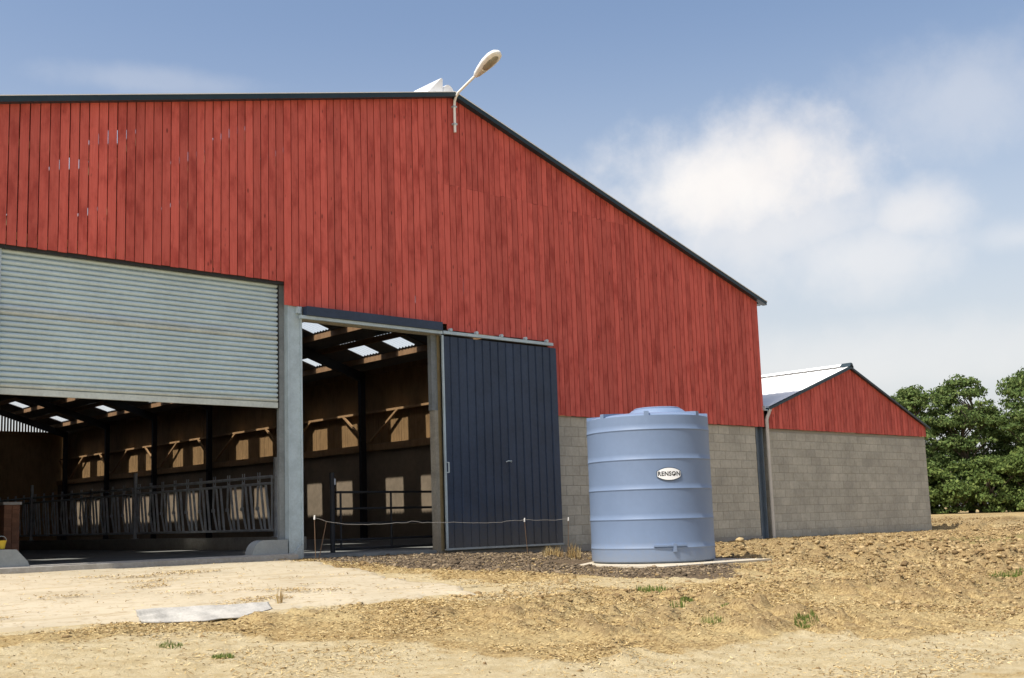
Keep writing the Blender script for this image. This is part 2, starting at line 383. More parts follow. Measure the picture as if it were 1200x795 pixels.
def ground_h(x, y, detail=True):
    z = base_h(x, y)
    if not detail: return z
    sand, soil, green, rough = masks(x, y)
    c1, c2 = clods(x, y)
    near = 1-sstep(40, 75, np.hypot(x-8, y+4))
    z = z+(fbm(x, y, .5, 3)-.5)*.10*sstep(-.6, -3.0, y)*near*(1-.6*sand)
    wallside = np.where((x > 11) & (x < 35), 1-.75*sstep(-2.2, -.6, y), 1.0)
    z = z+((c1*.11+c2*.055)*rough*near*(1-.6*soil)+(soil*c2*.04))*wallside
    z = z-(1-sstep(.0, .5, np.maximum(-y-6.15, 0)))*.03*(x < 10.5)*(y < -5.9)
    # flat under the apron, under the tank slab and at the foot of the walls
    flat = sstep(-6.1, -5.8, y)*(1-sstep(10.6, 11.0, x))
    flat = np.maximum(flat, (1-sstep(1.7, 2.3, np.maximum(np.abs(x-16.46), np.abs(y+3.63)))))
    z = z*(1-flat)+(base_h(x, y)-.02)*flat
    ring = np.maximum(np.abs(x-16.46), np.abs(y+3.70)); bank = 1-sstep(1.75, 3.1, ring+(fbm(x, y, 1.1, 3)-.5)*.8)
    z = z*(1-bank)+(np.maximum(z, -.285+c2*.035*soil))*bank
    inside = (y > -.05)*(x > 3.5)*(x < 34.2)
    z = np.where(inside, np.minimum(z, -.16), z)
    return z
def coords(a, b, step, lo, hi):
    mid = list(np.arange(a, b, step)); s = step; v = b; R_ = []
    while v < hi: R_.append(v); s *= 1.22; v += s
    s = step; v = a-step; L_ = []
    while v > lo: L_.append(v); s *= 1.22; v -= s
    return np.array(sorted(L_+mid+R_+[lo, hi]))
gx = coords(2.4, 36.0, .055, -2500, 3500); gy = coords(-12.6, .25, .05, -1500, 3500)
X, Y = np.meshgrid(gx, gy, indexing='ij'); Z = ground_h(X, Y)
nx, ny = len(gx), len(gy)
V = np.stack([X.ravel(), Y.ravel(), Z.ravel()], 1)
ii, jj = np.meshgrid(np.arange(nx-1), np.arange(ny-1), indexing='ij'); q0 = (ii*ny+jj).ravel()
F = np.stack([q0, q0+ny, q0+ny+1, q0+1], 1)
def np_mesh(name, V, F, mat, attrs=None, smooth=True):
    me = bpy.data.meshes.new(name); k = F.shape[1]
    me.vertices.add(len(V)); me.vertices.foreach_set('co', np.ascontiguousarray(V, dtype=np.float32).ravel())
    me.loops.add(F.size); me.loops.foreach_set('vertex_index', np.ascontiguousarray(F, dtype=np.int32).ravel())
    me.polygons.add(len(F)); me.polygons.foreach_set('loop_start', np.arange(0, F.size, k, dtype=np.int32))
    me.polygons.foreach_set('loop_total', np.full(len(F), k, dtype=np.int32))
    me.update(calc_edges=True)
    for nm, a in (attrs or {}).items():
        at = me.attributes.new(nm, 'FLOAT', 'POINT'); at.data.foreach_set('value', np.ascontiguousarray(a, dtype=np.float32))
    if smooth: me.shade_smooth()
    me.materials.append(M[mat]); return me
sa, so_, gr, ro = masks(X, Y); c1, c2 = clods(X, Y)
me = np_mesh('ground', V, F, 'ground', dict(sand=sa.ravel(), soil=so_.ravel(), green=gr.ravel(), clod=(np.maximum(c1, c2)*ro).ravel()))
ground = struct(bpy.data.objects.new('ground', me)); COL.objects.link(ground)
def gz(x, y): return float(ground_h(np.array([float(x)]), np.array([float(y)]))[0])

# dusty concrete apron in front of the roller door, ragged outer edges
ax = np.linspace(-14, 11.0, 190); ay = np.linspace(-6.05, -.16, 60)
AX, AY = np.meshgrid(ax, ay, indexing='ij')
u = (AY+6.05)/(6.05-.16)
AY2 = AY+(1-u)*(fbm(AX, AX*0, .9, 4)-.5)*.55
AX2 = np.where(AX > 9, AX+(AX-9)/2*((fbm(AY*1.3, AY*0+3, .9, 4)-.5)*1.4-(1-u)*1.0), AX)
AZ = base_h(AX2, AY2)+.012+(fbm(AX2, AY2, 1.6, 4)-.5)*.02
AZ = AZ-.06*(1-sstep(0, .03, u))-.06*sstep(10.9, 11.0, AX)
na, nb = AX.shape; ii, jj = np.meshgrid(np.arange(na-1), np.arange(nb-1), indexing='ij'); q0 = (ii*nb+jj).ravel()
apron = struct(bpy.data.objects.new('concrete_apron', np_mesh('concrete_apron', np.stack([AX2.ravel(), AY2.ravel(), AZ.ravel()], 1),
               np.stack([q0, q0+nb, q0+nb+1, q0+1], 1), 'apron'))); COL.objects.link(apron)

# ------------------------------------------------------------------ main barn
XL, XR, XT = 3.9, 25.45, 14.9           # left corner, right corner, ridge
YB = 47.6                                # back gable
ZT = 9.50; SL, SR = .241, .308           # ridge height of the roof line and its two slopes
def roof_z(x): return ZT-(XT-x)*SL if x < XT else ZT-(x-XT)*SR
barn = thing('barn', 'big barn with red timber gable, half open roller shutter and navy sliding door', 'barn', (14.9, 0, 0))

# red planks on the gable: each one a board with its own width, thickness and length
def plank(x0, x1, zb, parent, rz, ytop=-.055, zt=None, yin=-.030):
    dy = RND.uniform(-.004, .004); gm = 1.45 if x0 < 14.6 else 1.5; g0 = RND.uniform(.0045, .0075)*gm; g1 = RND.uniform(.0045, .0075)*gm
    a, b = x0+g0, x1-g1; ta, tb = (rz(a), rz(b)) if zt is None else (zt, zt)
    zb += RND.uniform(-.006, .006); tw = RND.uniform(-.003, .003)
    mb = MB(); yo = ytop+dy
    mb.add([(a, yo-tw, zb), (b, yo+tw, zb), (b, yin, zb), (a, yin, zb), (a, yo+tw, ta), (b, yo-tw, tb), (b, yin, tb), (a, yin, ta)],
           [(0, 3, 2, 1), (4, 5, 6, 7), (0, 1, 5, 4), (1, 2, 6, 5), (2, 3, 7, 6), (3, 0, 4, 7)])
    return mb.build('plank', 'red', parent, origin=(a, yo, zb))
PW = .16
n = int((XR-XL)/PW)+1
gable_top = lambda x: roof_z(x)-.06
for i in range(n):
    x0 = XL+i*PW; x1 = min(x0+PW, XR+.02); xm = (x0+x1)/2
    if x1-x0 < .04: continue
    if xm < 5.62: zb = .06
    elif xm < 10.86: zb = 5.0
    elif xm < 14.55: zb = 4.57
    elif xm < 17.5: zb = 4.45
    else: zb = 2.83
    if xm > 14.65 and gable_top(xm) > 7.75:
        zj = 7.52+RND.choice((0, 0, .03, -.02, .012))
        plank(x0, x1, zb, barn, gable_top, zt=zj-.001); plank(x0, x1, zj+.001, barn, gable_top, ytop=-.0555)
    else:
        plank(x0, x1, zb, barn, gable_top, ytop=-.055)
# timber rails behind the planks
for z in (5.1, 6.6, 8.1):
    a = XT-(ZT-z)/SL+.4; b = XT+(ZT-z)/SR-.4
    MB().box(max(a, XL+.2), min(b, XR-.2), -.027, .05, z, z+.12).build('gable_rail', 'timber', barn)

# block walls: real blocks in stretcher bond, joints a little recessed
def block_mesh(L, H=.2075):
    mb = MB(); c = .006; y0, y1 = 0, .17
    mb.add([(0, y0+c, 0), (L, y0+c, 0), (L, y0+c, H), (0, y0+c, H), (c, y0, c), (L-c, y0, c), (L-c, y0, H-c), (c, y0, H-c),
            (0, y1, 0), (L, y1, 0), (L, y1, H), (0, y1, H)],
           [(4, 5, 6, 7), (0, 1, 5, 4), (1, 2, 6, 5), (2, 3, 7, 6), (3, 0, 4, 7), (1, 0, 8, 9), (2, 1, 9, 10), (3, 2, 10, 11), (0, 3, 11, 8), (8, 11, 10, 9)])
    return mb.mesh('block', M['block'])
BLK = {}
def block_wall(parent, x0, x1, zb, zt, yf=0.0):
    wall = MB().box(x0+.01, x1-.01, yf+.006, yf+.20, zb-.35, zt-.004).build('block_wall', 'mortar', parent)
    CH = .2165; rows = int(round((zt-zb)/CH))
    for r in range(rows):
        z = zb+r*CH; x = x0 - (.22 if r % 2 else 0)
        while x < x1-.02:
            a = max(x, x0); b = min(x+.44, x1); L = round(b-.006-a, 3)
            if L > .03:
                if L not in BLK: BLK[L] = block_mesh(L)
                inst('block', BLK[L], (a, yf+RND.uniform(-.0015, .0015), z), wall)
            x += .446
    return wall
block_wall(barn, 17.30, 25.12, -.0, 2.83)
MB().box(14.52, 25.13, -.02, .22, -.5, -.012).build('plinth', 'concrete', barn)
# corner stanchion in its recess below the cladding, foot plate
MB().box(25.14, 25.17, .0, .22, -.3, 2.85).box(25.17, 25.40, .10, .118, -.3, 2.85).box(25.40, 25.43, .0, .22, -.3, 2.85).build('corner_stanchion', 'column', barn)

# roof: corrugated sheets, clear sheets let in between
PER = .175
SKY_Y = [(6.8, 7.85), (8.9, 9.95), (12.93, 13.98), (15.0, 16.05), (18.18, 19.23), (20.25, 21.3), (24.4, 25.45), (26.45, 27.5), (30.55, 31.6), (32.6, 33.65),
         (35.6, 36.65), (37.62, 38.67), (41.66, 42.71), (43.66, 44.71)]
SKY_L = [(1.9, 2.95), (3.75, 4.8), (9.0, 10.05)]
def corr(y): return .024*math.cos(2*math.pi*y/PER)
def sheet(mb, xa, xb, ya, yb, zoff=0.0):
    ny_ = max(2, int(round((yb-ya)/(PER/6)))); o = len(mb.v)
    for j in range(ny_+1):
        y = ya+(yb-ya)*j/ny_
        for x in (xa, xb): mb.v.append((x, y, roof_z(x)+corr(y)+zoff))
    for j in range(ny_):
        mb.f.append((o+2*j, o+2*j+1, o+2*j+3, o+2*j+2))
roof_o = MB(); roof = None
ROWS_R = [(14.9, 20.8, 0), (20.8, 21.9, 1), (21.9, 23.0, 0), (23.0, 24.05, 1), (24.05, 25.78, 0)]
ROWS_L = [(3.5, 4.3, 0), (4.3, 5.15, 2), (5.15, 7.8, 0), (7.8, 8.9, 1), (8.9, 10.35, 0), (10.35, 11.25, 1), (11.25, 12.55, 0), (12.55, 13.45, 1), (13.45, 14.9, 0)]
sky_jobs = []
for rows, ys in ((ROWS_R, SKY_Y), (ROWS_L, SKY_L)):
    for xa, xb, k in rows:
        cuts = [-.12]
        if k:
            for a, b in (ys if k == 1 else [(5.55, 6.6)]): cuts += [a, b]
        cuts.append(YB+.15)
        for q in range(0, len(cuts)-1):
            if q % 2 == 0: sheet(roof_o, xa, xb, cuts[q], cuts[q+1])
            else: sky_jobs.append((xa, xb, cuts[q], cuts[q+1]))
roof = roof_o.build('roof', 'roof', barn, smooth=50)
for xa, xb, ya, yb in sky_jobs:
    mb = MB(); sheet(mb, xa, xb, ya, yb); mb.build('skylight', 'skylight', roof, smooth=50)
# verge flashing along both gable slopes, ridge cap, open ridge vent
def slope_strip(xa, xb, lo, hi, y0, y1, rz=roof_z):
    mb = MB(); ps = [(xa, rz(xa)+lo), (xb, rz(xb)+lo), (xb, rz(xb)+hi), (xa, rz(xa)+hi)]
    return mb.prism(ps, 'y', y0, y1)
slope_strip(3.45, XT, -.065, .028, -.19, -.058).build('verge_flashing', 'verge', roof)
slope_strip(XT+.001, 25.72, -.065, .028, -.19, -.058).build('verge_flashing', 'verge', roof)
slope_strip(3.45, XT, .030, .044, -.20, .02).build('verge_cap', 'roof_white', roof)
slope_strip(XT+.001, 25.74, .030, .044, -.20, .02).build('verge_cap', 'roof_white', roof)
MB().prism([(25.60, 6.16), (25.74, 6.13), (25.80, 6.22), (25.76, 6.24), (25.72, 6.18), (25.62, 6.20)], 'y', -.16, YB).build('gutter', 'verge', roof)
rv = MB().prism([(14.22, roof_z(14.22)+.03), (14.74, roof_z(14.74)+.03), (14.74, 9.86), (14.70, 9.86)], 'y', .03, YB-.2).build('ridge_vent', 'roof_white', roof)
arc = [(14.80+.17*math.cos(t)+.12, 9.50+.27*math.sin(t)) for t in [math.pi*k/10 for k in range(11)]]
MB().prism(arc, 'y', .05, YB-.2).build('ridge_cap', 'roof_white', roof, smooth=40)

# side walls and back gable seen from inside
stv = MB()
y = .25
while y < YB-.1:
    x0 = 25.25+RND.uniform(-.006, .006); stv.box(x0, 25.29, y, y+.150, 3.3, roof_z(25.25)-.05); y += .156
stuff(stv.build('side_cladding', 'inner_boards', barn))
MB().box(24.95, 25.22, .23, YB-.1, -.3, 3.52).build('side_wall', 'inner_concrete', barn)
MB().box(24.86, 24.945, .3, YB-.1, 3.26, 3.50).build('wall_plate', 'timber', barn)
# left side wall
lw = MB(); y = .35
while y < YB-.1:
    if True: lw.box(3.95, 3.99, y, y+.158, 0, roof_z(3.99)-.02)
    else: lw.box(3.95, 3.99, y, y+.158, 0, 4.3).box(3.95, 3.99, y, y+.158, 6.0, roof_z(3.99)-.02)
    y += .16
stuff(lw.build('left_cladding', 'inner_boards', barn))
bg_ = MB(); x = 4.05
while x < 25.2:
    bg_.box(x, x+.165, YB, YB+.03, -.2, 6.13); z1 = min(roof_z(x), roof_z(x+.11))-.14
    if z1 > 6.2: bg_.box(x+.01, x+.105, YB, YB+.03, 6.131, z1)
    x += .165
stuff(bg_.build('back_cladding', 'inner_boards', barn))
MB().box(4.1, 25.2, YB-.12, YB-.02, 6.10, 6.30).build('back_rail', 'timber', barn)
# purlins, portal frames, wall rails and their braces
for xp in [16.0, 17.2, 18.4, 19.6, 20.72, 21.94, 22.92, 24.10, 25.0]+[5.2, 6.5, 7.72, 8.95, 10.27, 11.3, 12.47, 13.5]:
    zt = min(roof_z(xp), roof_z(xp+.07))-.028
    MB().box(xp, xp+.07, .02, YB-.05, zt-.20, zt).build('purlin', 'shaded_timber', roof)
FR = [5.2, 11.2, 17.1, 22.9, 29.0, 34.6, 40.2, 45.9]
for yf in FR:
    f = MB(); f.box(24.62, 24.84, yf-.08, yf+.08, 0, roof_z(24.8)-.30)
    f.prism([(24.84, roof_z(24.84)-.24), (24.84, roof_z(24.84)-.60), (XT, ZT-.50), (XT, ZT-.26)], 'y', yf-.07, yf+.07)
    f.prism([(XT-.001, ZT-.26), (XT-.001, ZT-.50), (4.2, roof_z(4.2)-.60), (4.2, roof_z(4.2)-.24)], 'y', yf-.07, yf+.07)
    f.box(4.05, 4.27, yf-.08, yf+.08, 0, roof_z(4.1)-.30)
    f.build('portal_frame', 'dark_steel', barn)
MB().box(25.06, 25.24, .3, YB-.1, 4.70, 4.78).build('wall_rail', 'timber', barn)
for yf in FR[1:]:
    for s in (-1, 1):
        MB().bar((24.98, yf+s*.12, 3.62), (25.08, yf+s*1.75, 4.72), .07, .07).build('brace', 'timber', barn)

# floor and threshold
fl = struct(MB().box(4.0, 24.94, .012, YB-.02, -.155, .04).build('barn_floor', 'floor'))
thr = MB().prism([(-.17, -.12), (.9, -.12), (.9, .085), (-.02, .105), (-.14, .08)], 'x', 4.3, 10.98).build('threshold', 'concrete', barn)
def jamb_bump(poly, y0, y1, lab):
    return tag(MB().prism(poly, 'y', y0, y1).build('door_guard', 'guard', smooth=30), lab, 'concrete kerb')
jamb_bump([(5.2, .09), (6.30, .09), (6.27, .17), (6.10, .35), (5.2, .37)], -.05, .30, 'grey concrete door guard with sloped end beside the yellow bucket')
arcp = [(10.12+.24-.24*math.cos(t), .09+.26*math.sin(t)) for t in [math.pi/2*k/6 for k in range(7)]]
jamb_bump(arcp+[(10.83, .35), (10.83, .09)], -.04, .22, 'grey concrete door guard with rounded end at the galvanised door post')

# roller shutter: slats, guides, bottom bar
rs = MB().box(5.60, 10.80, .19, .30, 5.02, 5.14).build('roller_shutter', 'galv', barn)
ZS0, ZS1 = 2.80, 4.985; pitch = (ZS1-ZS0)/25
prof = [(.125+.030*math.cos(a_), z_) for a_, z_ in []]
prof = [(.160-.062*abs(math.sin(math.pi*k/8))**.55, pitch*k/8) for k in range(9)]
def slat_mesh(mat):
    mb = MB(); o = 0
    for yv, zv in prof: mb.v += [(0, yv, zv), (4.93, yv, zv)]
    for k in range(8): mb.f.append((2*k, 2*k+1, 2*k+3, 2*k+2))
    n0 = len(mb.v)
    for yv, zv in prof: mb.v += [(0, .18, zv), (4.93, .18, zv)]
    for k in range(8): mb.f.append((n0+2*k+2, n0+2*k+3, n0+2*k+1, n0+2*k))
    return mb.mesh('slat', M[mat], smooth=60)
SM, SMD, SMB = slat_mesh('slat'), slat_mesh('slat_dirty'), slat_mesh('slat_blue')
for k in range(25):
    ms = SMD if k in (13,) or k < 1 else SMB if k == 14 else SM
    inst('slat', ms, (5.80, RND.uniform(-.002, .002), ZS0+k*pitch), rs)
MB().box(5.80, 10.73, .098, .16, 2.70, 2.797).build('bottom_bar', 'slat_dirty', rs)
MB().box(5.66, 5.79, .05, .18, .08, 5.0).build('guide', 'galv', rs)
MB().box(10.735, 10.745, .085, .16, 2.70, 5.0).build('guide_seal', 'black', rs)
MB().box(10.75, 10.86, .10, .18, .08, 4.99).build('guide', 'jamb', rs)  # darker jamb steel here: the shade on this guide is put into its colour
MB().box(5.62, 10.86, -.015, .06, 4.955, 5.02).build('lintel', 'dark_steel', rs)
# galvanised post between the two openings
pm = MB().box(10.865, 10.885, -.03, .17, -.05, 4.98).box(10.885, 11.13, -.015, .01, -.05, 4.58).box(11.13, 11.155, -.05, .17, -.1, 4.58)
post = pm.build('door_post', 'galv', barn)
MB().prism([(10.89, .0), (11.125, .0), (11.125, .24), (11.08, .24)], 'y', -.06, -.018).build('gusset', 'galv', post)
MB().box(11.03, 11.10, -.10, -.02, 4.44, 4.56).build('rail_bracket', 'galv', post)
# side opening: header box, rail, pier
MB().box(11.17, 14.38, -.21, -.06, 4.40, 4.565).build('header_box', 'navy', barn)
MB().box(11.06, 14.40, -.17, -.10, 4.335, 4.395).build('track', 'galv', barn)
MB().box(11.17, 14.52, .0, .14, 4.33, 4.56).build('lintel_beam', 'pier_concrete', barn)
MB().box(14.27, 14.50, -.02, .14, -.2, 2.80).build('pier', 'pier_concrete', barn)
MB().box(14.25, 14.36, .02, .14, 2.801, 4.33).box(14.361, 14.50, -.01, .06, 2.801, 4.33).build('steel_jamb', 'jamb', barn)
MB().box(14.36, 14.47, -.035, -.021, .02, 4.33).build('jamb_cover', 'jamb_trim', barn)

# navy sliding door of vertical metal panels
DX0, DX1, DZ0, DZ1 = 14.40, 17.68, .055, 4.335
sd = MB().box(DX0, DX1, -.115, -.075, DZ0, DZ1-.03).build('sliding_door', 'navy', barn)
NP = 15; pw = (DX1-DX0)/NP
def panel_mesh(x_cut=0.0):
    mb = MB(); h = DZ1-DZ0-.05
    pts = [(0, -.118), (.012, -.150), (.030, -.150), (.042, -.130), (pw*.5, -.1285), (pw-.012, -.130), (pw-.002, -.120)]
    for (xx, yy) in pts:
        mb.v += [(xx, yy, 0), (xx, yy, h-(x_cut*max(0, xx)/pw))]
    for k in range(len(pts)-1): mb.f.append((2*k, 2*k+2, 2*k+3, 2*k+1))
    return mb.mesh('panel', M['navy'])
PM, PMC = panel_mesh(), panel_mesh(.10)
for k in range(NP): inst('panel', PMC if k == NP-1 else PM, (DX0+k*pw, RND.uniform(-.002, .002), DZ0+.01), sd)
MB().box(DX0, DX0+.035, -.156, -.074, DZ0, DZ1-.02).build('edge_trim', 'galv', sd)
MB().box(DX0, DX1, -.145, -.076, DZ0-.03, DZ0+.008).build('bottom_rail', 'galv', sd)
MB().box(14.42, 17.55, -.175, -.095, 4.345, 4.405).build('track', 'galv', barn)
for xw in (14.62, 15.32, 16.02, 16.72, 17.36):
    mb = MB().tube([(xw, -.19, 4.435), (xw, -.12, 4.435)], .035, 10); mb.bar((xw, -.155, 4.43), (xw+.03, -.155, 4.34), .02, .03)
    mb.build('hanger', 'galv', sd, smooth=True)
MB().tube([(16.05, -.155, 1.78), (16.07, -.19, 1.80), (16.17, -.19, 1.80), (16.19, -.155, 1.78)], .012, 6).build('handle', 'galv', sd)
MB().tube([(14.44, -.16, 1.55), (14.44, -.22, 1.55), (14.44, -.22, 1.75), (14.44, -.16, 1.75)], .014, 6).build('latch', 'galv', sd)

# ------------------------------------------------------------------ lower annex barn
AXL, AXR, AXT, AZT = 25.62, 34.10, 29.84, 4.72
def a_z(x): return AZT-(AXT-x)*.328 if x < AXT else AZT-(x-AXT)*.372
annex = thing('annex_barn', 'low annex with red gable on grey block wall and white roof', 'barn', (29.8, .05, 0))
block_wall(annex, AXL+.02, AXR, -.1, 2.80, .0)
MB().box(AXL+.02, AXR+.01, -.02, .20, -.6, -.112).build('plinth', 'concrete', annex)
n = int((AXR-AXL-.05)/PW)
a_top = lambda x: a_z(x)-.05
for i in range(n+1):
    x0 = AXL+.05+i*PW; x1 = min(x0+PW, AXR+.01)
    if x1-x0 > .04: plank(x0, x1, 2.80, annex, a_top, ytop=-.05)
MB().box(AXL+.1, AXR-.05, -.027, .05, 2.95, 3.05).build('gable_rail', 'timber', annex)
mb = MB()
def a_sheet(mb, xa, xb):
    n_ = int(26/(.25/4)); o = len(mb.v)
    for j in range(n_+1):
        yv = -.10+26*j/n_; h = .010 if (j % 4) < 2 else 0.0
        for xv in (xa, xb): mb.v.append((xv, yv, a_z(xv)+h+.02))
    for j in range(n_): mb.f.append((o+2*j, o+2*j+1, o+2*j+3, o+2*j+2))
a_sheet(mb, AXL-.12, AXT); a_sheet(mb, AXT, AXR+.15)
aroof = mb.build('roof', 'roof_white', annex)
slope_strip(AXL-.05, AXT, -.055, .010, -.14, -.052, a_z).build('verge_flashing', 'verge', aroof)
slope_strip(AXT+.001, AXR+.14, -.055, .010, -.14, -.052, a_z).build('verge_flashing', 'verge', aroof)
MB().prism([(AXT-.16, AZT+.02), (AXT, AZT+.11), (AXT+.16, AZT+.01), (AXT, AZT+.07)], 'y', .16, 26).build('ridge_cap', 'roof_white', aroof)
MB().prism([(AXT-.10, AZT+.0), (AXT-.02, AZT+.12), (AXT+.05, AZT+.10), (AXT+.12, AZT-.02), (AXT, AZT+.05)], 'y', -.15, .155).build('ridge_end', 'verge', aroof)
MB().tube([(27.2, 3.1, a_z(27.2)-.02), (27.2, 3.1, a_z(27.2)+.22), (27.5, 3.1, a_z(27.2)+.30)], .035, 8).build('vent_pipe', 'dark_steel', aroof, smooth=True)
MB().box(AXR-.2, AXR-.01, .21, 26, -.3, a_z(AXR)-.05).build('side_wall', 'mortar', annex)
MB().box(AXL+.25, AXL+.4, .25, 26, -.3, 3.2).build('side_wall', 'mortar', annex)
MB().prism([(AXL+.05, -.3), (AXR-.05, -.3), (AXR-.05, a_z(AXR)-.1), (AXT, AZT-.1), (AXL+.05, a_z(AXL)-.1)], 'y', 25.6, 25.8).build('back_wall', 'mortar', annex)
MB().prism([(25.44, 3.26), (25.60, 3.26), (25.63, 3.38), (25.60, 3.38), (25.58, 3.29), (25.46, 3.29), (25.44, 3.38), (25.42, 3.38)], 'y', -.12, 26).build('gutter', 'galv', aroof)
dp = MB().tube([(25.62, -.11, 3.30), (25.62, -.11, 3.20), (25.57, -.10, 3.12), (25.53, -.09, 3.02), (25.53, -.09, -.12)], .045, 10)
dp.build('downpipe', 'offwhite', annex, smooth=True)
MB().tube([(25.72, -.10, 3.30), (25.66, -.11, 3.24), (25.60, -.10, 3.14)], .035, 8).build('swan_neck', 'offwhite', annex, smooth=True)

# ------------------------------------------------------------------ gable lamp
lamp = thing('wall_lamp', 'white street lamp on bent tube at the gable ridge', 'lamp', (14.93, -.06, 8.7))
pts = [(14.93, -.11, 8.68), (14.93, -.11, 9.0), (14.93, -.11, 9.26), (14.93, -.125, 9.36), (14.93, -.17, 9.44), (14.93, -.25, 9.51), (14.93, -.60, 9.63), (14.93, -.86, 9.72)]
pole = MB().tube(pts, .028, 10).build('pole', 'white', lamp, smooth=True)
for zc in (8.84, 9.22): MB().box(14.885, 14.975, -.142, -.058, zc, zc+.035).build('bracket', 'galv', pole)
d = Vector((0, -.94, .34)).normalized(); upv = Vector((0, .34, .94)).normalized(); sv = Vector((1, 0, 0))
o = Vector((14.93, -.80, 9.695))
def loft(secs, n=16, lower=False):
    mb = MB()
    for (s, wd, hu, hl) in secs:
        for k in range(n):
            a = 2*math.pi*k/n; c_, s_ = math.cos(a), math.sin(a)
            mb.v.append(tuple(o+d*s+sv*(wd*c_)+upv*((hu if s_ > 0 else hl)*s_)))
    for i in range(len(secs)-1):
        for k in range(n): mb.f.append((i*n+k, i*n+(k+1) % n, (i+1)*n+(k+1) % n, (i+1)*n+k))
    mb.f.append(tuple(range(n))[::-1]); mb.f.append(tuple((len(secs)-1)*n+k for k in range(n)))
    return mb
head = loft([(0, .045, .045, .045), (.06, .075, .075, .065), (.20, .115, .105, .075), (.42, .165, .125, .080), (.60, .170, .120, .075), (.72, .135, .095, .055), (.78, .06, .05, .02)], 20).build('lamp_head', 'white', lamp, smooth=60)
loft([(.08, .050, -.045, .082), (.26, .095, -.05, .098)], 16).build('gear_cover', 'offwhite', head, smooth=50)
loft([(.29, .100, -.05, .092), (.38, .125, -.05, .108), (.56, .130, -.05, .106), (.67, .095, -.05, .088), (.71, .05, -.05, .07)], 16).build('bowl', 'glass', head, smooth=50)

# ------------------------------------------------------------------ water tank on its slab
TX, TY, TZ, TR = 16.46, -3.63, -.245, 1.135
slab = tag(MB().prism([(TX-1.62, TY-1.58), (TX+1.42, TY-1.60), (TX+1.40, TY+1.40), (TX-1.60, TY+1.43)], 'z', TZ-.25, TZ-.004).build('tank_slab', 'slab'),
           'thin pale square slab under the blue water tank', 'slab')
tank = thing('water_tank', 'tall blue cylindrical plastic water tank with oval white label', 'tank', (TX, TY, TZ))
prof = [(TR-.10, TZ), (TR-.045, TZ+.006), (TR-.012, TZ+.035), (TR-.006, TZ+.08)]
for zc in (.02, .53, 1.06, 1.59, 2.12):
    prof += [(TR-.006, zc-.06), (TR-.004, zc-.03), (TR-.004, zc-.016), (TR+.003, zc-.007), (TR+.0045, zc), (TR+.003, zc+.008), (TR-.004, zc+.018), (TR-.007, zc+.10), (TR-.008, zc+.25)]
prof += [(TR-.008, 2.26), (TR-.014, 2.32), (TR-.035, 2.365), (TR-.08, 2.395), (TR-.18, 2.42), (.75, 2.45), (.50, 2.475)]
body = MB().lathe(prof, TX, TY, 128).build('body', 'tank', tank, smooth=40)
md = Vector((TX, TY, 0))
van = math.atan2(CAM_POS.y-TY, CAM_POS.x-TX)          # the tank's front faces the yard
mc = md+Vector((math.cos(van+math.pi/2), math.sin(van+math.pi/2), 0))*.20
MB().lathe([(.60, 2.40), (.56, 2.47), (.47, 2.545), (.44, 2.555)], mc.x, mc.y, 48).build('manway', 'tank', body, smooth=40)
lid = MB().lathe([(.435, 2.556), (.435, 2.572), (.41, 2.584), (.30, 2.588)], mc.x, mc.y, 48).build('lid', 'tank', tank, smooth=40)
for k, da in enumerate((-1.50, -.80, .0, .95, 1.57, 2.3, 3.14, -2.3)):
    a = van+da; er = Vector((math.cos(a), math.sin(a), 0)); et = Vector((-er.y, er.x, 0))
    wr = .09; r0, r1 = .62, TR-.014
    pr = [(r0, 2.40), (r0, 2.47), (r1, 2.445), (r1+.004, 2.26), (r1-.10, 2.30)]
    mb = MB(); n_ = len(pr)
    for sgn in (-1, 1):
        for rr, zz in pr: p = md+er*rr+et*(wr*sgn*.5); mb.v.append((p.x, p.y, zz))
    mb.f = [tuple(range(n_))[::-1], tuple(range(n_, 2*n_))]+[(i, (i+1) % n_, n_+(i+1) % n_, n_+i) for i in range(n_)]
    mb.build('lifting_lug', 'tank', tank)
def on_tank(u, z, off):
    a = van+u/TR; return (TX+(TR+off)*math.cos(a), TY+(TR+off)*math.sin(a), z)
# outlet pad moulded in the foot of the tank
mb = MB()
for (u0, u1, z0, z1, off) in ((.02, .62, .045, .075, .024), (.36, .42, -.05, .10, .030)):
    nseg = 8
    for i in range(nseg):
        ua, ub = u0+(u1-u0)*i/nseg, u0+(u1-u0)*(i+1)/nseg
        mb.add([on_tank(ua, z0, -.02), on_tank(ub, z0, -.02), on_tank(ub, z1, -.02), on_tank(ua, z1, -.02),
                on_tank(ua, z0, off), on_tank(ub, z0, off), on_tank(ub, z1, off), on_tank(ua, z1, off)],
               [(4, 5, 6, 7), (0, 1, 5, 4), (2, 3, 7, 6), (0, 4, 7, 3), (1, 2, 6, 5)])
mb.build('outlet_pad', 'tank', body)
